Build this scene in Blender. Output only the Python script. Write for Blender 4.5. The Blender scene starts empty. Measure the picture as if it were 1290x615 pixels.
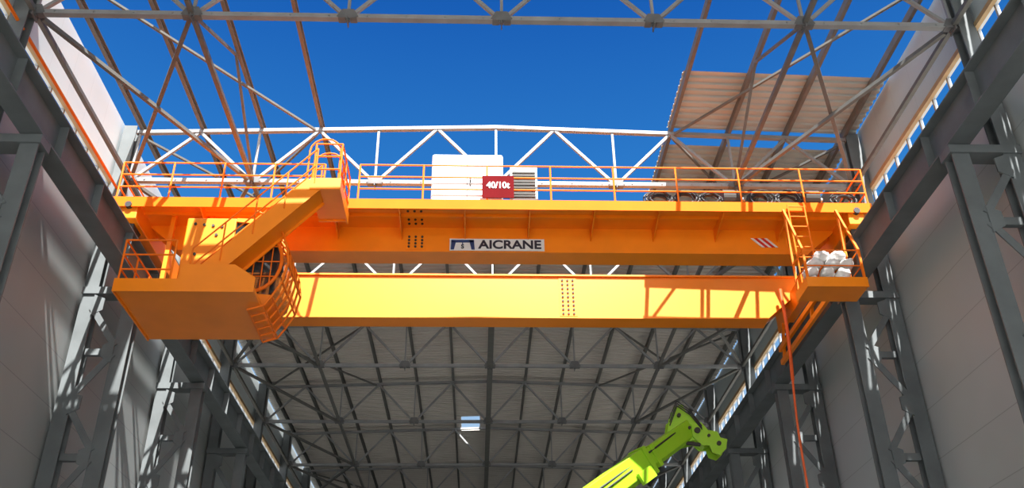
import bpy, math, random
from mathutils import Vector, Matrix, noise
random.seed(7)
scene = bpy.context.scene
COL = scene.collection
scene.view_settings.view_transform = 'Standard'
scene.view_settings.look = 'None'
scene.view_settings.exposure = 0.0

# ---------------------------------------------------------------- materials
def newmat(name):
    m = bpy.data.materials.new(name); m.use_nodes = True
    nt = m.node_tree; b = nt.nodes['Principled BSDF']
    return m, nt, b
def paint(name, col, rough=0.5, metal=0.0, var=0.15, scale=3.0, bump=0.0, coat=0.0, crough=0.2, spec=0.5):
    m, nt, b = newmat(name)
    tc = nt.nodes.new('ShaderNodeTexCoord')
    n = nt.nodes.new('ShaderNodeTexNoise'); n.inputs['Scale'].default_value = scale
    n.inputs['Detail'].default_value = 6
    nt.links.new(tc.outputs['Object'], n.inputs['Vector'])
    r = nt.nodes.new('ShaderNodeValToRGB')
    r.color_ramp.elements[0].position = 0.3; r.color_ramp.elements[1].position = 0.7
    c = Vector(col)
    lo = c*(1-var); hi = c*(1+var)
    r.color_ramp.elements[0].color = (*[min(1,x) for x in lo], 1)
    r.color_ramp.elements[1].color = (*[min(1,x) for x in hi], 1)
    nt.links.new(n.outputs['Fac'], r.inputs['Fac'])
    nt.links.new(r.outputs['Color'], b.inputs['Base Color'])
    b.inputs['Roughness'].default_value = rough
    b.inputs['Metallic'].default_value = metal
    b.inputs['Specular IOR Level'].default_value = spec
    if coat:
        b.inputs['Coat Weight'].default_value = coat; b.inputs['Coat Roughness'].default_value = crough
    if bump:
        bp = nt.nodes.new('ShaderNodeBump'); bp.inputs['Strength'].default_value = bump
        nt.links.new(n.outputs['Fac'], bp.inputs['Height']); nt.links.new(bp.outputs['Normal'], b.inputs['Normal'])
    return m
def panelmat(name, col, ph=1.0, pw=6.0, seam=0.7):
    m, nt, b = newmat(name)
    tc = nt.nodes.new('ShaderNodeTexCoord'); sp = nt.nodes.new('ShaderNodeSeparateXYZ'); cb = nt.nodes.new('ShaderNodeCombineXYZ')
    nt.links.new(tc.outputs['Object'], sp.inputs[0])
    nt.links.new(sp.outputs['Y'], cb.inputs['X']); nt.links.new(sp.outputs['Z'], cb.inputs['Y'])
    br = nt.nodes.new('ShaderNodeTexBrick'); br.offset = 0.0
    br.inputs['Scale'].default_value = 1.0
    br.inputs['Brick Width'].default_value = pw; br.inputs['Row Height'].default_value = ph
    br.inputs['Mortar Size'].default_value = 0.010
    br.inputs['Color1'].default_value = (*col, 1); br.inputs['Color2'].default_value = (*[c*0.98 for c in col], 1)
    br.inputs['Mortar'].default_value = (*[c*seam for c in col], 1)
    nt.links.new(cb.outputs[0], br.inputs['Vector'])
    n = nt.nodes.new('ShaderNodeTexNoise'); n.inputs['Scale'].default_value = 0.5
    nt.links.new(tc.outputs['Object'], n.inputs['Vector'])
    mx = nt.nodes.new('ShaderNodeMix'); mx.data_type = 'RGBA'; mx.blend_type = 'MULTIPLY'
    mx.inputs['Factor'].default_value = 0.2
    nt.links.new(br.outputs['Color'], mx.inputs['A']); nt.links.new(n.outputs['Fac'], mx.inputs['B'])
    nt.links.new(mx.outputs['Result'], b.inputs['Base Color'])
    b.inputs['Roughness'].default_value = 0.55
    return m
M_ORANGE = paint('orange_paint', (0.93, 0.24, 0.002), 0.4, var=0.06, scale=1.5)
M_TOE = paint('orange_toe_paint', (0.93, 0.15, 0.001), 0.7, var=0.06, scale=1.5, spec=0.15)
M_GIRDER = paint('orange_girder_paint', (0.94, 0.25, 0.001), 0.42, var=0.10, scale=0.45, coat=0.25, crough=0.3, spec=0.35)
M_RAIL = paint('rail_paint', (0.85, 0.17, 0.004), 0.55, var=0.08, spec=0.25)
M_STEEL = paint('grey_steel_paint', (0.25, 0.26, 0.265), 0.5, var=0.15, scale=2)
M_COLUMN = paint('column_paint', (0.115, 0.13, 0.135), 0.55, var=0.18, scale=1.5)
M_GUSSET = paint('gusset_paint', (0.12, 0.125, 0.13), 0.6, var=0.18, scale=3)
M_PURLIN = paint('purlin_paint', (0.125, 0.125, 0.115), 0.6, var=0.15)
M_GALV = paint('galvanised', (0.5, 0.52, 0.54), 0.35, 0.5, var=0.1)
M_WALLL = panelmat('wall_panel_shaded', (0.35, 0.375, 0.375), 1.15, 60.0, 0.7)  # same panels as the right wall, with shade darkened into the colour
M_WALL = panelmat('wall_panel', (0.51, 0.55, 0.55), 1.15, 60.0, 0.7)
M_CLADL = panelmat('cladding_panel', (0.78, 0.86, 0.88), 9.0, 1.0, 0.9)  # left cladding, its sunlit look lightened into the colour
M_CLADR = panelmat('cladding_panel_shaded', (0.50, 0.58, 0.59), 9.0, 1.0, 0.9)  # same cladding on the right, with shade put into a darker colour
M_ROOF = paint('roof_sheet', (0.56, 0.53, 0.49), 0.55, var=0.06, scale=1)
M_ROOFP = paint('loose_roof_sheet', (0.40, 0.44, 0.42), 0.55, var=0.05, scale=1)
M_FLOOR = paint('concrete_floor', (0.43, 0.43, 0.42), 0.8, var=0.2, scale=0.5, bump=0.1)
M_GROUND = paint('ground_soil', (0.35, 0.33, 0.29), 0.9, var=0.2, scale=0.3)
M_WHITE = paint('white_enamel', (0.80, 0.80, 0.80), 0.4, var=0.04)
M_GREYBOX = paint('grey_green_box', (0.42, 0.46, 0.44), 0.5, var=0.1)
M_DARK = paint('dark_bolt', (0.03, 0.025, 0.02), 0.6)
M_BLACK = paint('black_rubber', (0.02, 0.02, 0.022), 0.6)
M_BLACKTXT = paint('black_lettering', (0.015, 0.015, 0.03), 0.5)
M_NAVY = paint('navy_logo', (0.02, 0.05, 0.16), 0.4)
M_SIGNW = paint('sign_white', (0.72, 0.72, 0.70), 0.4, var=0.03)
M_RED = paint('red_sign', (0.12, 0.006, 0.008), 0.8, var=0.06, spec=0.05)
M_REDS = paint('red_stripe', (0.60, 0.02, 0.01), 0.4, var=0.06)
M_HOSE = paint('orange_red_hose', (0.85, 0.13, 0.02), 0.5, var=0.1)
M_LIME = paint('lime_paint', (0.30, 0.58, 0.02), 0.4, var=0.06, scale=2)
M_BAG = paint('woven_bag', (0.70, 0.69, 0.67), 0.85, var=0.08, scale=9, bump=0.3)
M_TYRE = paint('tyre', (0.02, 0.02, 0.02), 0.8)
M_GLASS, _nt, _b = newmat('tinted_glass')
_b.inputs['Base Color'].default_value = (0.02, 0.03, 0.035, 1); _b.inputs['Roughness'].default_value = 0.08
_b.inputs['Alpha'].default_value = 0.75

# ---------------------------------------------------------------- mesh builder
class MB:
    def __init__(s): s.v = []; s.f = []
    def add(s, vs, fs):
        o = len(s.v); s.v += [Vector(v) for v in vs]; s.f += [[i+o for i in f] for f in fs]; return s
    def box(s, x0, x1, y0, y1, z0, z1):
        return s.add([(x0,y0,z0),(x1,y0,z0),(x1,y1,z0),(x0,y1,z0),(x0,y0,z1),(x1,y0,z1),(x1,y1,z1),(x0,y1,z1)],
                     [(0,3,2,1),(4,5,6,7),(0,1,5,4),(1,2,6,5),(2,3,7,6),(3,0,4,7)])
    def prof(s, p1, p2, pts, up=(0,0,1)):
        p1 = Vector(p1); p2 = Vector(p2); d = (p2-p1).normalized(); up = Vector(up)
        if abs(d.dot(up)) > 0.99: up = Vector((0,1,0))
        sd = d.cross(up).normalized(); u = sd.cross(d).normalized()
        n = len(pts)
        vs = [p1+sd*a+u*b for a,b in pts]+[p2+sd*a+u*b for a,b in pts]
        fs = [[i,(i+1)%n,(i+1)%n+n,i+n] for i in range(n)]
        fs.append(list(range(n))[::-1]); fs.append(list(range(n,2*n)))
        return s.add(vs, fs)
    def beam(s, p1, p2, w, h, up=(0,0,1)):
        w/=2; h/=2
        return s.prof(p1, p2, [(-w,-h),(w,-h),(w,h),(-w,h)], up)
    def ibeam(s, p1, p2, w, h, t=0.02, up=(0,0,1)):
        w/=2; h/=2; q=t/2
        return s.prof(p1,p2,[(-w,-h),(w,-h),(w,-h+t),(q,-h+t),(q,h-t),(w,h-t),(w,h),(-w,h),(-w,h-t),(-q,h-t),(-q,-h+t),(-w,-h+t)],up)
    def channel(s, p1, p2, w, h, t=0.02, up=(0,0,1)):
        h/=2
        return s.prof(p1,p2,[(0,-h),(w,-h),(w,-h+t),(t,-h+t),(t,h-t),(w,h-t),(w,h),(0,h)],up)
    def tube(s, p1, p2, r, n=8):
        return s.prof(p1,p2,[(r*math.cos(2*math.pi*i/n), r*math.sin(2*math.pi*i/n)) for i in range(n)])
    def path(s, pts, r, n=8):
        for a,b in zip(pts[:-1], pts[1:]): s.tube(a,b,r,n)
        return s
    def poly(s, pts, axis, a0, a1):
        n = len(pts)
        def mk(p,a):
            return {'y':(p[0],a,p[1]),'x':(a,p[0],p[1]),'z':(p[0],p[1],a)}[axis]
        vs = [mk(p,a0) for p in pts]+[mk(p,a1) for p in pts]
        fs = [[i,(i+1)%n,(i+1)%n+n,i+n] for i in range(n)]+[list(range(n))[::-1], list(range(n,2*n))]
        return s.add(vs,fs)
ORG = {}
def link(o): COL.objects.link(o); return o
def root(name, loc, label, cat, group=None):
    e = bpy.data.objects.new(name, None); e.empty_display_size = 0.3; e.location = loc; link(e)
    e['label']=label; e['category']=cat
    if group: e['group']=group
    ORG[e.name]=Vector(loc); return e
def emit(mb, name, mat, parent=None, label=None, cat=None, group=None, kind=None, bevel=0, smooth=False, local=False):
    if parent is not None:
        org = Vector((0,0,0)) if local else ORG[parent.name]
    else:
        xs=[v.x for v in mb.v]; ys=[v.y for v in mb.v]; zs=[v.z for v in mb.v]
        org = Vector(((min(xs)+max(xs))/2,(min(ys)+max(ys))/2,min(zs)))
    me = bpy.data.meshes.new(name)
    me.from_pydata([tuple(v-org) for v in mb.v], [], mb.f)
    import bmesh
    bm = bmesh.new(); bm.from_mesh(me); bmesh.ops.recalc_face_normals(bm, faces=bm.faces); bm.to_mesh(me); bm.free()
    me.materials.append(mat)
    if smooth:
        for p in me.polygons: p.use_smooth=True
    o = bpy.data.objects.new(name, me); link(o)
    if parent is not None:
        o.parent = parent; ORG[o.name] = org
    else:
        o.location = org; ORG[o.name]=org
    if label: o['label']=label
    if cat: o['category']=cat
    if group: o['group']=group
    if kind: o['kind']=kind
    if bevel:
        b = o.modifiers.new('bevel','BEVEL'); b.width=bevel; b.segments=2; b.limit_method='ANGLE'
    return o
CH = {}
def clone(rt, loc, rotz=0.0, label=None):
    n = rt.copy(); link(n); n.location = loc; n.rotation_euler = (0,0,rotz)
    if label: n['label']=label
    def rec(src, dst):
        for c in CH.get(src.name, []):
            k = c.copy(); link(k); k.parent = dst
            rec(c, k)
    rec(rt, n); return n
def index_children():
    CH.clear()
    for o in bpy.data.objects:
        if o.parent: CH.setdefault(o.parent.name, []).append(o)
def text_mesh(name, body, size, loc, mat, parent, offset=0.0, extrude=0.004, xscale=1.0, label=None):
    cu = bpy.data.curves.new(name,'FONT'); cu.body = body; cu.size=size; cu.offset=offset; cu.extrude=extrude
    cu.align_x='CENTER'; cu.align_y='CENTER'
    t = bpy.data.objects.new('tmp_text', cu); link(t)
    dg = bpy.context.evaluated_depsgraph_get(); dg.update()
    me = bpy.data.meshes.new_from_object(t.evaluated_get(dg))
    bpy.data.objects.remove(t)
    me.transform(Matrix.Diagonal((xscale,1,1,1)))
    me.transform(Matrix.Rotation(math.radians(90),4,'X'))
    org = ORG[parent.name]
    me.transform(Matrix.Translation(Vector(loc)-org))
    me.materials.clear(); me.materials.append(mat)
    o = bpy.data.objects.new(name, me); link(o); o.parent=parent; ORG[o.name]=org
    if label: o['label']=label
    return o
BOLT={}
def bolt(c, axis, par, r=0.03):
    if (axis,r) not in BOLT:
        mb=MB(); e=Vector((0,-0.03,0)) if axis=='y' else Vector((0,0,-0.03))
        mb.tube(Vector((0,0,0)),e,r,6)
        me=bpy.data.meshes.new('bolt'); me.from_pydata([tuple(v) for v in mb.v],[],mb.f); me.materials.append(M_DARK); BOLT[(axis,r)]=me
    o=bpy.data.objects.new('bolt',BOLT[(axis,r)]); link(o); o.parent=par; o.location=Vector(c)-ORG[par.name]

# ---------------------------------------------------------------- dimensions
FR = [14.3+6*i for i in range(8)]
ZC = 15.44
HW = 9.47
def ztop(x): return 17.28-0.30*abs(x)/HW
YEND = 62.3
# ---------------------------------------------------------------- shell
emit(MB().box(-9.95,9.95,-14,YEND,-0.2,0),'floor',M_FLOOR,label='bare concrete hall floor',kind='structure')
emit(MB().box(-60,60,-60,110,-0.5,-0.22),'ground',M_GROUND,label='bare soil around the hall',kind='structure')
WTOP={-1:14.75,1:13.45}
for sx,side in ((-1,'left'),(1,'right')):
    def bx(z0,z1,t=0.12,y0=-8):
        a=9.95*sx; b=(9.95+t)*sx
        return MB().box(min(a,b),max(a,b),y0,YEND,z0,z1)
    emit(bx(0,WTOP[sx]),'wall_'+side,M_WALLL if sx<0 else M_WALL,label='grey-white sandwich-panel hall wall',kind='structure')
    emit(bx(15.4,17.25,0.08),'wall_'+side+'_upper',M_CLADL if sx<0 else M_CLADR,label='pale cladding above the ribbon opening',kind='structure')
    a=9.85*sx; b=9.95*sx
    emit(MB().box(min(a,b),max(a,b),-8,YEND,15.3,15.42),'trim_%d'%(1 if sx<0 else 2),paint('trim_tan_'+side,(0.45,0.30,0.15),0.6),label='tan edge rail below the cladding',kind='structure')
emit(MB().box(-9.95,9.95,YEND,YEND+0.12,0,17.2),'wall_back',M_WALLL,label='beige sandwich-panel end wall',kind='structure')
wn=0
for sx in (-1,1):
    for i in range(-1,8):
        y0=14.3+6*i; wn+=1; zb=WTOP[sx]
        mb=MB(); a=9.98*sx; b=10.05*sx; x0,x1=min(a,b),max(a,b)
        mb.box(x0,x1,y0,y0+6,zb,zb+0.06); mb.box(x0,x1,y0,y0+6,15.34,15.4)
        if sx>0: mb.box(x0,x1,y0,y0+6,14.5,14.55)
        for k in range(9):
            yy=y0+k*0.75; mb.box(x0,x1,max(y0,yy-0.03),min(y0+6,yy+0.03),zb+.06,15.34)
        emit(mb,'window_%d'%wn,M_GALV,label='open ribbon window frame with mullions',kind='structure')
def sheet(x0,x1,y0,y1,name,hole=None,nx=8,mat=None):
    ys=[];y=y0
    while y<y1:
        for dy,dz in ((0,0),(0.10,0),(0.125,0.055),(0.225,0.055)):
            if y+dy<y1: ys.append((y+dy,dz))
        y+=0.25
    xs=[x0+(x1-x0)*i/nx for i in range(nx+1)]
    if hole: xs=sorted(set(xs+[hole[0],hole[1]]))
    mb=MB(); vs=[];fs=[]
    for (yy,dz) in ys:
        for x in xs: vs.append((x,yy,ztop(x)+0.26+dz))
    n=len(xs)
    for j in range(len(ys)-1):
        for i in range(n-1):
            if hole and hole[0]-1e-6<=xs[i] and xs[i+1]<=hole[1]+1e-6 and hole[2]<=ys[j][0]<=hole[3]: continue
            fs.append([j*n+i,j*n+i+1,(j+1)*n+i+1,(j+1)*n+i])
    mb.add(vs,fs)
    return emit(mb,name,mat or M_ROOF,label='corrugated steel roof sheeting on purlins',kind='structure')
sheet(4.70,9.9,18.0,20.45,'ceiling',mat=M_ROOFP)
sheet(4.70,9.9,21.10,26.2,'ceiling',mat=M_ROOFP)  # gap before this sheet is added so sun reaches the girder's right end
sheet(0.0,9.9,26.2,YEND,'ceiling')
sheet(-9.9,0.0,26.2,YEND,'ceiling',hole=(-1.25,-0.35,43.4,45.3))
sheet(0.0,9.9,-8,13.9,'ceiling')  # unseen roof, added to keep direct sun off the walls
sheet(-9.9,0.0,-8,13.9,'ceiling')  # left half of the added, unseen shading roof

# ---------------------------------------------------------------- roof truss
tr = root('roof_truss',(0,FR[0],ZC),'grey-painted steel lattice roof truss spanning the hall','roof truss','roof trusses across the hall')
dz=-ZC
top=MB()
for a,b in ((-HW-0.1,0),(0,HW+0.1)):
    top.beam((a,0,ztop(a)+dz),(b,0,ztop(b)+dz),0.12,0.10)
emit(top,'top_chord',M_STEEL,tr,local=True)
bc=MB().beam((-HW-0.1,0,0),(HW+0.1,0,0),0.13,0.11)
for k in range(24):
    x=-HW+0.4+k*0.79; bc.tube((x,-0.085,0),(x,-0.06,0),0.022,6)
emit(bc,'bottom_chord',M_STEEL,tr,local=True)
P=HW/3
for k in range(7):
    x=-HW+P*k
    emit(MB().beam((x,0,0.07),(x,0,ztop(x)+dz-0.06),0.06,0.06),'vertical_post',M_STEEL,tr,local=True)
    if k<6:
        xm=x+P/2; zt=ztop(xm)+dz-0.05
        emit(MB().beam((x+0.08,0,0.06),(xm-0.03,0,zt),0.075,0.075),'diagonal_brace',M_STEEL,tr,local=True)
        emit(MB().beam((x+P-0.08,0,0.06),(xm+0.03,0,zt),0.075,0.075),'diagonal_brace',M_STEEL,tr,local=True)
    g=MB()
    g.poly([(x-0.22,-0.03),(x-0.12,0.17),(x+0.12,0.17),(x+0.22,-0.03),(x+0.07,-0.07),(x-0.07,-0.07)],'y',-0.015-0.066,-0.066)
    g.box(x-.19,x-.05,-.08,.08,-.072,-.054); g.box(x+.05,x+.19,-.08,.08,-.072,-.054)
    g.box(x-0.012,x+0.012,-0.13,0.13,-0.15,-0.054)
    g.box(x-0.04,x+0.04,-0.04,0.04,-0.10,-0.054)
    emit(g,'gusset_plate',M_GUSSET,tr,local=True)
# ---------------------------------------------------------------- lattice column
cl = root('lattice_column',(9.2,FR[0],0),'dark grey steel lattice column with welded lacing against the wall','column','lattice columns along the walls')
ORG[cl.name]=Vector((0,0,0))
emit(MB().box(-0.67,-0.33,-0.15,-0.12,0,12.1).box(-0.67,-0.33,0.12,0.15,0,12.1).box(-0.515,-0.485,-0.12,0.12,0,12.1),'inner_flange_post',M_COLUMN,cl,local=True)
emit(MB().box(0.33,0.67,-0.15,-0.12,0,17.1).box(0.33,0.67,0.12,0.15,0,17.1).box(0.485,0.515,-0.12,0.12,0,17.1),'outer_flange_post',M_COLUMN,cl,local=True)
emit(MB().box(-0.72,0.68,-0.2,0.2,12.05,12.23),'head_plate',M_COLUMN,cl,local=True)
emit(MB().box(-0.85,0.85,-0.35,0.35,0,0.06),'base_plate',M_COLUMN,cl,local=True)
z=0.6; k=0
while z<11.5:
    zz=min(z+1.25,11.8)
    mb=MB()
    if k%2==0: mb.beam((-0.36,-.165,z+0.1),(0.36,-.165,zz-0.1),0.15,0.03,up=(0,1,0))
    else: mb.beam((0.36,-.165,z+0.1),(-0.36,-.165,zz-0.1),0.15,0.03,up=(0,1,0))
    emit(mb,'lacing_bar',M_COLUMN,cl,local=True)
    s=1 if k%2==0 else -1
    emit(MB().poly([(s*0.36,zz-0.32),(s*0.36,zz+0.22),(s*0.10,zz+0.12),(s*0.10,zz-0.18)],'y',-0.19,-0.15),'gusset_plate',M_COLUMN,cl,local=True)
    if k%2==1:
        emit(MB().box(-0.33,0.33,-0.06,0.06,zz-0.08,zz+0.08),'batten_bar',M_COLUMN,cl,local=True)
    z=zz; k+=1
index_children()
for i,y in enumerate(FR):
    if i>0: clone(tr,(0,y,ZC))
    if i>0: clone(cl,(9.2,y,0))
cl2 = root('lattice_column',(-9.2,FR[0],0),'dark grey steel lattice column with welded lacing against the wall','column','lattice columns along the walls')
for c in CH[cl.name]:
    k_=c.copy(); k_.data=c.data.copy(); k_.data.transform(Matrix.Diagonal((-1,1,1,1))); k_.data.flip_normals(); link(k_); k_.parent=cl2
index_children()
for i,y in enumerate(FR):
    if i>0: clone(cl2,(-9.2,y,0))
# ---------------------------------------------------------------- longitudinal steel
Y0=8.3
def purlin(x,y0,y1):
    z=ztop(x)+0.15
    emit(MB().channel((x,y0,z),(x,y1,z),0.09,0.2,0.012),'roof_purlin',M_PURLIN,label='grey-brown steel purlin carrying the roof',cat='purlin',group='roof purlins')
for s in (-1,1):
    for k in (3,4,5,6): purlin(s*P/2*k,Y0,YEND)
    for k in (1,2): purlin(s*P/2*k,26.1,YEND)
purlin(0.0,26.1,YEND)
def lmember(x,y0,y1,w=0.1,z=ZC+0.0):
    emit(MB().beam((x,y0,z),(x,y1,z),w,w),'longitudinal_strut',M_PURLIN,label='grey steel strut tying neighbouring trusses',cat='strut',group='longitudinal struts')
for x in (-2*P,2*P,-HW,HW):
    for i in range(len(FR)-1): lmember(x,FR[i]+0.1,FR[i+1]-0.1,0.1)
    lmember(x,Y0,FR[0]-0.1,0.1)
for i in range(2,len(FR)-1): lmember(0,FR[i]+0.1,FR[i+1]-0.1,0.2)
def brace(p,q,r=0.045):
    emit(MB().beam(p,q,2*r,2*r),'cross_brace',M_PURLIN,label='slim grey steel bracing tube between trusses',cat='bracing',group='horizontal cross braces')
for i in list(range(0,7)):
    y0,y1=FR[i]+0.15,FR[i+1]-0.15
    for s in (-1,1):
        brace((s*(HW-.1),y0,ZC-0.02),(s*(2*P+.1),y1,ZC-0.02))
        if i in (0,1,2,5): brace((s*(2*P+.1),y0,ZC+0.09),(s*(HW-.1),y1,ZC+0.09))
        if i in (0,1,3,6):
            brace((s*(HW-.1),y0,ztop(HW)-.1),(s*(P*1.5+.1),y1,ztop(P*1.5)-.1),0.03)
        if i in (1,3): brace((s*(P*1.5+.1),y0,ztop(P*1.5)-.02),(s*(HW-.1),y1,ztop(HW)-.02),0.03)
for s in (-1,1):
    brace((s*2*P,FR[0]+.15,ZC+.1),(s*2*P,(FR[0]+FR[1])/2,ztop(2*P)),0.03)
    brace((s*2*P,FR[1]-.15,ZC+.1),(s*2*P,(FR[0]+FR[1])/2,ztop(2*P)),0.03)
# ---------------------------------------------------------------- runway beams
for s in (-1,1):
    r=root('crane_runway_beam',(8.7*s,30,12.25),'long dark grey steel crane runway beam carried by the columns','runway beam','crane runway beams')
    mb=MB().ibeam((8.7*s,-2,12.675),(8.7*s,YEND-.2,12.675),0.42,0.85,0.03)
    emit(mb,'beam_body',M_COLUMN,r)
    y=-1
    while y<YEND-1:
        emit(MB().box(8.7*s-0.19,8.7*s+0.19,y-0.01,y+0.01,12.28,13.07),'web_stiffener',M_COLUMN,r); y+=2.0
    emit(MB().prof((8.7*s,-2,13.15),(8.7*s,YEND-.2,13.15),[(-.06,-.05),(.06,-.05),(.02,-.02),(.02,.01),(.04,.02),(.04,.06),(-.04,.06),(-.04,.02),(-.02,.01),(-.02,-.02)]),'crane_rail',M_GALV,r)
    emit(MB().channel((9.35*s,-2,12.95),(9.35*s,YEND-.2,12.95),0.08,0.25),'surge_girder',M_COLUMN,r)
    mb=MB(); y=-1
    while y<YEND-2:
        mb.beam((8.9*s,y,12.98),(9.33*s,y+1,12.98),0.07,0.07); mb.beam((9.33*s,y+1,12.98),(8.9*s,y+2,12.98),0.07,0.07); y+=2
    emit(mb,'surge_lacing',M_STEEL,r)
r=emit(MB().tube((-9.68,8.3,15.1),(-9.68,30,15.1),0.035),'conductor_bar',M_RAIL,label='orange insulated conductor bar along the wall',cat='conductor bar')

# ---------------------------------------------------------------- OVERHEAD CRANE
cr=root('overhead_crane',(0,21.5,13.2),'orange double-girder overhead crane with cabin, walkway and railings','overhead crane')
def girder(y0,y1,mat):
    prof=[(-8.9,14.5),(8.9,14.5),(8.9,14.05),(8.75,14.0),(7.75,13.17),(-7.75,13.17),(-8.75,14.0),(-8.9,14.05)]
    g=emit(MB().poly(prof,'y',y0,y1),'main_girder',mat,cr,bevel=0.01)
    f=MB().box(-8.9,8.9,y0-.06,y1+.06,14.48,14.53)
    f.box(-7.75,7.75,y0-.05,y1+.05,13.14,13.18)
    emit(f,'flange_plate',mat,g)
    emit(MB().box(-8.8,8.8,(y0+y1)/2-.04,(y0+y1)/2+.04,14.53,14.64),'trolley_rail',M_GALV,g)
    return g
g1=girder(19.95,20.45,M_ORANGE); g2=girder(23.6,24.1,M_GIRDER)
def splice(x,y,z0,z1,par,mat,nx=2,nz=9,sp=0.16):
    emit(MB().box(x-.25,x+.25,y-.012,y,z0,z1),'splice_plate',mat,par)
    for i in range(nx):
        for j in range(nz):
            bolt((x+(i-(nx-1)/2)*sp, y-.012, z0+.08+(z1-z0-.16)*j/(nz-1)),'y',par)
splice(2.1,23.6,13.22,14.44,g2,M_GIRDER,3,9,0.15)
splice(-2.0,19.95,13.22,13.66,g1,M_ORANGE,3,4)
wk=emit(MB().box(-9.1,9.1,18.85,19.95,13.86,13.9),'walkway_deck',M_ORANGE,cr)
emit(MB().box(-9.1,9.1,18.82,18.86,13.70,13.97),'toe_board',M_TOE,wk)
for i in range(12):
    x=-8.6+i*(17.2/11)
    emit(MB().poly([(18.86,13.72),(18.86,13.86),(19.95,13.86),(19.95,13.5)],'x',x-.012,x+.012),'walkway_bracket',M_ORANGE,wk)
emit(MB().box(-9.05,9.05,19.3,19.36,13.78,13.86),'deck_stringer',M_ORANGE,wk)
for i in range(3):
    for j in range(5):
        bolt((-2.16+i*.16, 18.98+.19*j, 13.86),'z',wk)
def railing(pts,h,par,spacing=1.5,rails=(0.4,0.75,1.1),r=0.02,mat=M_RAIL,name='railing'):
    mb=MB(); posts=[]
    for a,b in zip(pts[:-1],pts[1:]):
        a=Vector(a);b=Vector(b)
        for q in rails:
            o=Vector((0,0,q*h/1.1)); mb.tube(a+o,b+o,r)
        n=max(1,round((b-a).length/spacing))
        for k in range(n+1): posts.append(a.lerp(b,k/n))
    rl=emit(mb,name,mat,par)
    seen=[]
    for p in posts:
        if any((p-q).length<.05 for q in seen): continue
        seen.append(p)
        emit(MB().tube(p,p+Vector((0,0,h)),r*1.15),'railing_post',mat,rl)
    return rl
railing([(-9.05,20.6,13.9),(-9.05,18.88,13.9),(-4.2,18.88,13.9)],1.1,cr,1.35)
railing([(-3.35,18.88,13.9),(9.05,18.88,13.9),(9.05,20.6,13.9)],1.1,cr,1.55)
for s in (-1,1):
    e=emit(MB().box(8.7*s-.2,8.7*s+.2,18.9,25.1,13.42,14.03),'end_carriage',M_ORANGE,cr,bevel=0.015)
    for y in (19.4,24.6):
        emit(MB().tube((8.7*s-.09,y,13.49),(8.7*s+.09,y,13.49),0.27,20),'travel_wheel',M_DARK,e)
    for y in (18.85,25.15):
        emit(MB().tube((8.7*s,y-.06,13.75),(8.7*s,y+.06,13.75),0.08,12),'rubber_buffer',M_BLACK,e)
for x,z in ((8.36,12.75),(8.36,12.35)):
    emit(MB().beam((x,19.2,z),(x,24.8,z),0.09,0.14),'guide_bar',M_ORANGE,cr)
for y in (19.4,22,24.6):
    emit(MB().beam((8.36,y,12.3),(8.5,y,13.5),0.08,0.08),'guide_bar_hanger',M_ORANGE,cr)
cb=emit(MB().box(-1.62,0.15,19.15,19.75,13.92,15.55),'electrical_cabinet',M_WHITE,cr,label='white enamelled electrical cabinet',bevel=0.05)
emit(MB().box(-0.745,-0.735,19.14,19.15,14.0,15.42),'door_gap',M_DARK,cb)
emit(MB().box(-0.68,-0.64,19.11,19.15,14.6,14.8),'cabinet_handle',M_DARK,cb)
rb=emit(MB().box(0.33,1.0,19.2,19.75,13.92,15.2),'resistor_box',M_GREYBOX,cr,label='grey louvred resistor box')
for k in range(12):
    emit(MB().box(0.38,0.95,19.17,19.2,14.02+k*.09,14.06+k*.09),'louvre',M_DARK,rb)
sg=emit(MB().box(-0.37,0.40,18.80,18.83,14.02,14.66),'capacity_sign',M_RED,cr,label='red sign with white lettering 40/10t')
text_mesh('lettering','40/10t',0.25,(0.015,18.79,14.37),M_SIGNW,sg,0.006,xscale=0.85)
mp=emit(MB().box(-1.16,1.18,19.90,19.93,13.17,13.52),'name_plate',M_SIGNW,cr,label='white name plate with black letters and navy gantry mark')
text_mesh('lettering','AICRANE',0.33,(0.33,19.893,13.345),M_BLACKTXT,mp,0.010,xscale=1.12)
lg=MB()
lg.poly([(-1.13,13.21),(-1.05,13.21),(-1.0,13.44),(-1.12,13.44)],'y',19.885,19.90)
lg.poly([(-0.62,13.21),(-0.54,13.21),(-0.56,13.48),(-0.68,13.48)],'y',19.885,19.90)
lg.box(-1.12,-0.58,19.885,19.90,13.41,13.48)
lg.tube((-0.84,19.892,13.41),(-0.84,19.892,13.34),0.012)
emit(lg,'gantry_mark',M_NAVY,mp)
text_mesh('hook_letter','S',0.16,(-0.84,19.893,13.29),M_BLACKTXT,mp,0.006)
for nm,mat_,xs_,w_ in (('red stripe decal',M_REDS,(6.45,6.62),.09),('white stripe decal',M_SIGNW,(6.37,6.54,6.71),.075)):
    for x in xs_:
        emit(MB().poly([(x,13.62),(x+w_,13.62),(x+w_+.25,13.36),(x+.25,13.36)],'y',19.935,19.95),'hazard_stripe',mat_,cr,label=nm)
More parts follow.
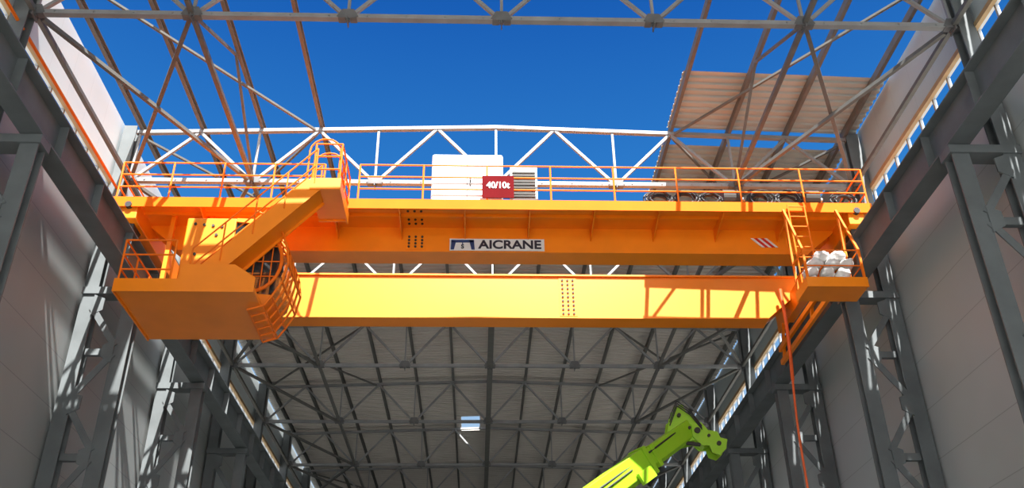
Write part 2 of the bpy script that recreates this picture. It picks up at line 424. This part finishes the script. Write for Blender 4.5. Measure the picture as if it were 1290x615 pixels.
# ---- cabin platform
ZP=10.72
pf=emit(MB().box(-7.88,-5.05,17.2,19.6,ZP-.1,ZP),'cabin_platform',M_ORANGE,cr,bevel=0.01)
emit(MB().box(-7.88,-6.6,17.17,17.2,ZP-.14,ZP+.16),'toe_board',M_ORANGE,pf)
emit(MB().box(-7.91,-7.88,17.17,19.6,ZP-.14,ZP+.16),'toe_board',M_ORANGE,pf)
emit(MB().poly([(-6.6,ZP-.14),(-5.05,ZP-.14),(-5.05,ZP+.2),(-5.5,ZP+.5),(-6.6,ZP+.5)],'y',17.17,17.2),'front_apron',M_ORANGE,pf)
railing([(-6.8,17.22,ZP),(-7.85,17.22,ZP),(-7.85,19.55,ZP),(-7.0,19.55,ZP)],1.1,pf,0.8)
for x,y,zt in ((-7.82,19.5,13.86),(-6.9,19.5,13.86),(-5.25,19.5,13.86)):
    emit(MB().beam((x,y,ZP),(x,y,zt),0.1,0.1),'hanger_post',M_ORANGE,pf)
# ---- cabin
CX=-0.15; CY0,CY1=18.12,19.45
cbn=emit(MB().poly([(-7.0,ZP),(-5.75+CX,ZP),(-5.75+CX,12.95),(-7.0,12.95)],'y',CY0,CY1),'operator_cabin',M_ORANGE,cr,label='orange crane operator cabin with caged curved glass',bevel=0.03)
emit(MB().poly([(-5.75+CX,ZP),(-4.92+CX,ZP),(-4.75+CX,11.0),(-5.75+CX,11.1)],'y',CY0,CY1),'lower_skirt',M_ORANGE,cbn)
emit(MB().poly([(-5.75+CX,12.86),(-4.95+CX,12.78),(-5.0+CX,12.92),(-5.75+CX,12.95)],'y',CY0,CY1),'roof_visor',M_ORANGE,cbn)
nose=[(-4.97,12.78),(-4.74,12.45),(-4.58,12.05),(-4.52,11.65),(-4.60,11.2),(-4.78,10.85),(-4.93,ZP-.1)]
nose=[(x+CX,z) for x,z in nose]
emit(MB().poly([(-5.75+CX,11.08)]+[(-5.75+CX,12.88)]+[(x-.06,z) for x,z in nose[:-2]]+[(-4.85+CX,11.0)],'y',CY0+.05,CY1-.05),'cabin_glazing',M_GLASS,cbn)
ring=MB(); cx,cz,ra,rbb=-5.22+CX,11.82,0.60,0.74
rp=[(cx+ra*math.cos(t*math.pi/12),CY0-.02,cz+rbb*math.sin(t*math.pi/12)) for t in range(25)]
ring.path(rp,0.04)
for k in (-2,-1,0,1,2):
    x=cx+k*.19; hh=rbb*math.sqrt(max(0,1-((x-cx)/ra)**2)); ring.tube((x,CY0-.02,cz-hh),(x,CY0-.02,cz+hh),0.014)
for zz in (11.45,11.82,12.2):
    hw=ra*math.sqrt(max(0,1-((zz-cz)/rbb)**2)); ring.tube((cx-hw,CY0-.02,zz),(cx+hw,CY0-.02,zz),0.014)
emit(ring,'side_window_guard',M_RAIL,cbn)
gd=MB()
gn=[(x+.10,z) for x,z in nose]; gn=[(-5.25+CX,12.98)]+gn+[(-5.15+CX,ZP-.2)]
for k in range(6):
    y=CY0-.25+k*((CY1-CY0+.3)/5)
    gd.path([(x,y,z) for x,z in gn],0.026)
for (x,z) in gn[1:]:
    gd.tube((x,CY0-.25,z),(x,CY1+.05,z),0.022)
emit(gd,'glass_guard_cage',M_RAIL,cbn)
for x,z in ((-6.8,12.78),(-6.6,12.76),(-6.4,12.74),(-6.2,12.72),(-6.7,12.0),(-6.3,12.5)): bolt((x,CY0,z),'y',cbn,0.035)
# ---- stairs
A=Vector((-6.5,0,ZP+.05)); B=Vector((-4.1,0,13.42))
sr=emit(MB().beam((A.x,17.40,A.z),(B.x,17.40,B.z),0.42,0.03,up=(0,1,0)),'stairway',M_ORANGE,cr)
emit(MB().beam((A.x,18.02,A.z),(B.x,18.02,B.z),0.42,0.03,up=(0,1,0)),'stair_stringer',M_ORANGE,sr)
d=(B-A)
for k in range(12):
    c=A+d*((k+.5)/12)
    emit(MB().box(c.x-.11,c.x+.11,17.41,18.01,c.z-.015,c.z+.015),'stair_tread',M_ORANGE,sr)
emit(MB().beam((A.x+.10,17.71,A.z-.09),(B.x+.10,17.71,B.z-.09),0.60,0.02),'stair_soffit',M_ORANGE,sr)
for y in (17.38,18.04):
    mb=MB()
    for h in (0.5,0.95):
        mb.tube((A.x,y,A.z+h),(B.x,y,B.z+h),0.018)
    for k in range(5):
        c=A+d*(k/4.0); mb.tube((c.x,y,c.z),(c.x,y,c.z+.95),0.018)
    emit(mb,'stair_handrail',M_RAIL,sr)
ld=emit(MB().box(-4.2,-3.55,17.4,18.85,13.34,13.42),'stair_landing',M_ORANGE,cr)
emit(MB().box(-4.2,-3.52,17.37,17.4,13.26,13.56),'toe_board',M_ORANGE,ld)
emit(MB().box(-3.55,-3.52,17.4,18.85,13.26,13.56),'toe_board',M_ORANGE,ld)
emit(MB().box(-4.2,-3.55,18.78,18.82,13.3,13.86),'riser_plate',M_ORANGE,ld)
railing([(-4.15,17.4,13.42),(-3.56,17.4,13.42),(-3.56,18.8,13.42)],1.1,ld,0.75)
mb=MB()
for y in (17.45,18.0):
    pts=[(-3.95+.35*math.cos(math.pi*(1-t/8)),y,14.35+.35*math.sin(math.pi*t/8)) for t in range(9)]
    mb.path([(-4.3,y,13.3)]+pts+[(-3.6,y,13.42)],0.02)
emit(mb,'handrail_hoop',M_RAIL,ld)
# ---- right hanging service platform
ZS=11.36
sp=emit(MB().box(6.85,8.2,18.05,18.8,ZS-.1,ZS),'service_platform',M_ORANGE,cr,bevel=0.01)
emit(MB().box(6.85,8.2,18.02,18.05,ZS-.12,ZS+.12),'toe_board',M_ORANGE,sp)
emit(MB().box(6.82,6.85,18.02,18.8,ZS-.12,ZS+.12),'toe_board',M_ORANGE,sp)
for x,y,zt in ((6.88,18.08,12.2),(8.16,18.08,12.2),(6.88,18.78,13.72),(8.16,18.78,13.72)):
    emit(MB().beam((x,y,ZS),(x,y,zt),0.05,0.05),'hanger_post',M_RAIL,sp)
for x in (6.88,8.16):
    emit(MB().beam((x,18.08,12.2),(x,18.78,13.72),0.05,0.05),'hanger_post',M_RAIL,sp)
mb=MB()
for z in (11.8,12.2):
    mb.tube((6.88,18.08,z),(8.16,18.08,z),0.016); mb.tube((6.88,18.08,z),(6.88,18.78,z),0.016); mb.tube((8.16,18.08,z),(8.16,18.78,z),0.016)
emit(mb,'platform_rail',M_RAIL,sp)
lad=MB()
for x in (7.0,7.4): lad.tube((x,18.75,ZS),(x,18.75,13.86),0.02)
for k in range(9): lad.tube((7.0,18.75,ZS+.2+k*.28),(7.4,18.75,ZS+.2+k*.28),0.015)
emit(lad,'access_ladder',M_RAIL,sp)
# ---------------------------------------------------------------- loose items
def bag(c,sx,sy,sz,rot=(0,0,0),label='white woven sandbag on the service platform',name='sandbag',cat='sandbag',group='sandbags on the platform',mat=M_BAG):
    import bmesh
    me=bpy.data.meshes.new(name); bm=bmesh.new(); bmesh.ops.create_icosphere(bm,subdivisions=3,radius=1)
    sd=Vector((c[0]*3,c[1]*5,c[2]*7))
    for v in bm.verts:
        n=v.co.copy()
        f=lambda t: math.copysign(abs(t)**0.85,t)
        q=Vector((f(n.x),f(n.y),f(n.z))); q*=1+0.28*noise.noise(n*1.8+sd)+0.08*noise.noise(n*5+sd)
        v.co=Vector((q.x*sx,q.y*sy,q.z*sz+sz))
    for f_ in bm.faces: f_.smooth=True
    bm.to_mesh(me); bm.free(); me.materials.append(mat)
    o=bpy.data.objects.new(name,me); link(o); o.location=c; o.rotation_euler=rot
    o['label']=label;o['category']=cat;o['group']=group; return o
for row,(z,xs) in enumerate(((ZS+.02,(7.06,7.42,7.78,)),(ZS+.26,(7.08,7.45,7.82)),(ZS+.49,(7.2,7.6,7.94)),(ZS+.70,(7.4,7.76)))):
    for x in xs: bag((x,18.38+random.uniform(-.03,.03),z),0.17,0.22,0.118,(random.uniform(-.08,.08),random.uniform(-.1,.1),random.uniform(-.2,.2)))
def coil(c,R,n=5,name='cable_coil'):
    mb=MB()
    for k in range(n):
        rr=R+random.uniform(-.05,.05); ox=random.uniform(-.06,.06)
        pts=[(c[0]+ox+rr*1.4*math.cos(t*math.pi/10),c[1]+k*.03+.02*math.sin(t*.9+k),c[2]+R+.06+rr*math.sin(t*math.pi/10)) for t in range(21)]
        mb.path(pts,0.022,6)
    emit(mb,name,M_BLACK,label='loose coil of black electric cable on the walkway',cat='cable coil',group='cable coils on the walkway')
for x in (3.95,4.62,5.22,6.45,7.15,8.5): coil((x,18.95,13.9),random.uniform(.18,.21),random.randint(5,8))
for x in (5.85,7.8):
    m_=root('drive_motor',(x,19.3,13.9),'small dark electric drive motor on the walkway','motor','drive motors on the walkway')
    emit(MB().tube((x-.26,19.3,14.36),(x+.2,19.3,14.36),0.24,18),'motor_body',M_DARK,m_)
    emit(MB().box(x-.18,x+.16,19.15,19.45,13.9,14.2),'motor_foot',M_DARK,m_)
    emit(MB().tube((x+.2,19.3,14.36),(x+.32,19.3,14.36),0.05,8),'motor_shaft',M_GALV,m_)
mb=MB(); pts=[]
for k in range(41):
    t=k/40; pts.append((8.12-.55*t+.04*math.sin(t*17),23.25+.04*math.cos(t*13),13.95*(1-t)+0.04*t))
mb.path(pts,0.032,8); mb.path(pts[:9],0.05,8)
emit(mb,'hanging_hose',M_HOSE,label='orange-red hose hanging from the crane to the floor',cat='hose')

# ---------------------------------------------------------------- mobile crane with lime boom
mc=root('mobile_crane',(-3.9,19.1,0),'lime-green telescopic mobile crane with raised boom','mobile crane')
b0=Vector((-3.7,19.1,2.9)); tip=Vector((5.25,23.9,10.05)); dd=(tip-b0)
def bp(t): return b0+dd*t
def boomsec(t0,t1,w,h,name):
    p=bp(t0);q=bp(t1); c=.18
    pr=[(-w/2,-h/2+c*h),(-w/2+c*w,-h/2),(w/2-c*w,-h/2),(w/2,-h/2+c*h),(w/2,h/2),(-w/2,h/2)]
    return emit(MB().prof(p,q,pr),name,M_LIME,mc,bevel=0.012)
boomsec(0,0.62,0.62,0.82,'boom_section')
s2=boomsec(0.58,0.83,0.52,0.68,'boom_section')
s3=boomsec(0.80,0.99,0.40,0.52,'boom_section')
for t,w,h in ((0.62,.68,.89),(0.83,.59,.75),(0.855,.46,.60)):
    p=bp(t);q=bp(t+.010); emit(MB().prof(p,q,[(-w/2,-h/2),(w/2,-h/2),(w/2,h/2),(-w/2,h/2)]),'boom_collar',M_LIME,mc,bevel=.01)
for t in (.66,.70,.76,.90):
    p=bp(t)+Vector((-.1,-.30 if t<.8 else -.24,.0)); emit(MB().tube(p,p+Vector((.0,.05,.0)),.05,10),'side_boss',M_DARK,mc)
off=Vector((-.08,-.35,.02))
emit(MB().path([bp(.3)+off,bp(.6)+off+Vector((0,-.04,0)),bp(.8)+off+Vector((0,.04,0)),bp(.95)+off+Vector((0,.1,.05))],0.025,6),'hydraulic_hose',M_BLACK,mc)
emit(MB().path([bp(.3)+off-Vector((0,0,.12)),bp(.62)+off-Vector((0,.05,.14)),bp(.8)+off-Vector((0,0,.12))],0.02,6),'hydraulic_hose',M_BLACK,mc)
def hp(u,v): return (5.2+(u-875)*.0222, 10.15-(v-532)*.0235)
for y in (23.66,24.12):
    emit(MB().poly([hp(846,548),hp(850,528),hp(856,524),hp(857,514),hp(868,511),hp(872,520),hp(882,526),hp(888,538),hp(883,552),hp(864,557)],'y',y,y+.05),'boom_head_plate',M_LIME,mc,bevel=.006)
    emit(MB().poly([hp(876,535),hp(888,533),hp(895,542),hp(906,544),hp(909,551),hp(917,553),hp(914,564),hp(906,571),hp(897,568),hp(895,560),hp(886,560),hp(876,550)],'y',y-.05,y),'jib_nose_plate',M_LIME,mc,bevel=.006)
emit(MB().poly([hp(866,530),hp(886,545),hp(898,556),hp(890,560),hp(866,546)],'y',23.74,24.06),'nose_web',M_LIME,mc)
for (u,v,r) in ((862,525,.14),(906,558,.13)):
    x,z=hp(u,v); emit(MB().tube((x,23.74,z),(x,24.1,z),r,18),'sheave',M_DARK,mc)
for (u,v,r) in ((882,543,.08),(906,558,.06),(862,525,.05),(858,541,.05),(895,549,.04),(873,540,.04)):
    x,z=hp(u,v); emit(MB().tube((x,23.56,z),(x,24.24,z),r,12),'head_pin',M_DARK,mc)
x0,z0=hp(850,555); x1,z1=hp(884,559)
emit(MB().tube((x0,23.64,z0),(x1,23.64,z1),0.05,10),'nose_cylinder',M_DARK,mc)
for k in range(3):
    q0=hp(850,529+k*4); q1=hp(861,508+k*3); q2=hp(876,519+k*3); q3=hp(888,538+k*2)
    emit(MB().path([(q0[0],23.62,q0[1]),(q1[0],23.60,q1[1]),(q2[0],23.60,q2[1]),(q3[0],23.59,q3[1])],0.015,6),'hydraulic_hose',M_BLACK,mc)
p=bp(.80)+Vector((0.12,-.32,-.34)); q=bp(.84)+Vector((0.12,-.32,-.34))
emit(MB().prof(p,q,[(-.05,-.14),(.05,-.14),(.05,.16),(-.05,.16)]),'side_lug',M_LIME,mc)
emit(MB().tube(bp(.08)+Vector((0.6,0.2,-1.2)),bp(.42)-Vector((0,0,.45)),0.14,14),'lift_cylinder',M_GALV,mc)
emit(MB().box(-5.0,-2.8,18.0,20.2,1.4,2.7),'turntable',M_LIME,mc,bevel=.05)
emit(MB().box(-7.6,2.4,17.9,20.3,0.7,1.4),'chassis',M_DARK,mc,bevel=.04)
cbx=emit(MB().poly([(0.9,1.4),(2.4,1.4),(2.4,2.2),(2.05,2.95),(0.9,2.95)],'y',17.95,20.25),'driver_cab',M_LIME,mc,bevel=.05)
emit(MB().poly([(1.05,2.05),(2.1,2.05),(1.9,2.8),(1.05,2.8)],'y',17.93,17.96),'cab_window',M_GLASS,cbx)
for x in (-6.7,-5.4,-0.6,1.6):
    for y in (17.95,20.0):
        emit(MB().tube((x,y-.17,0.58),(x,y+.17,0.58),0.58,24),'wheel',M_TYRE,mc,bevel=.05)

# ---------------------------------------------------------------- light
az=math.radians(9); el=math.atan(1.3*math.cos(az))
sd=Vector((math.sin(az)*math.cos(el),-math.cos(az)*math.cos(el),math.sin(el)))
L=bpy.data.lights.new('sun','SUN'); L.energy=17.0; L.angle=math.radians(0.55); L.color=(1,.975,.93)
lo=bpy.data.objects.new('sun',L); link(lo); lo.rotation_euler=sd.to_track_quat('Z','Y').to_euler(); lo.location=(20,-30,40)
w=bpy.data.worlds.new('sky'); scene.world=w; w.use_nodes=True; nt=w.node_tree
bg=nt.nodes['Background']
tc=nt.nodes.new('ShaderNodeTexCoord'); sx_=nt.nodes.new('ShaderNodeSeparateXYZ')
nt.links.new(tc.outputs['Generated'],sx_.inputs[0])
rp=nt.nodes.new('ShaderNodeValToRGB'); e=rp.color_ramp.elements
e[0].position=0.0; e[0].color=(.55,.65,.75,1)
e[1].position=1.0; e[1].color=(.004,.05,.30,1)
for p_,c_ in ((.33,(.38,.58,.82,1)),(.45,(.07,.30,.70,1)),(.55,(.028,.21,.62,1)),(.74,(.006,.09,.43,1))):
    q=e.new(p_); q.color=c_
nt.links.new(sx_.outputs['Z'],rp.inputs['Fac'])
gd_=Vector((0.05,-0.86,0.48)).normalized()
dot=nt.nodes.new('ShaderNodeVectorMath'); dot.operation='DOT_PRODUCT'; dot.inputs[1].default_value=gd_
nt.links.new(tc.outputs['Generated'],dot.inputs[0])
mr=nt.nodes.new('ShaderNodeMapRange'); mr.inputs['From Min'].default_value=0.0; mr.inputs['From Max'].default_value=1.0
nt.links.new(dot.outputs['Value'],mr.inputs['Value'])
pw=nt.nodes.new('ShaderNodeMath'); pw.operation='POWER'; pw.inputs[1].default_value=2.0
nt.links.new(mr.outputs['Result'],pw.inputs[0])
mx=nt.nodes.new('ShaderNodeMix'); mx.data_type='RGBA'
mx.inputs['B'].default_value=(2.7,2.7,2.65,1)
nt.links.new(pw.outputs[0],mx.inputs['Factor']); nt.links.new(rp.outputs['Color'],mx.inputs['A'])
nt.links.new(mx.outputs['Result'],bg.inputs['Color']); bg.inputs['Strength'].default_value=1.0

# ---------------------------------------------------------------- camera
cd=bpy.data.cameras.new('camera'); cam=bpy.data.objects.new('camera',cd); link(cam); scene.camera=cam
cd.sensor_width=36; cd.lens=1180/1290*36; cd.clip_end=500
p=math.radians(30.6); th=math.radians(2.3); r=math.radians(0.75)
f=Vector((math.sin(th)*math.cos(p),math.cos(th)*math.cos(p),math.sin(p)))
r0=Vector((math.cos(th),-math.sin(th),0)); u0=r0.cross(f)
R=r0*math.cos(r)-u0*math.sin(r); U=u0*math.cos(r)+r0*math.sin(r)
m=Matrix((R,U,-f)).transposed().to_4x4(); m.translation=Vector((-0.42,0,1.6))
cam.matrix_world=m
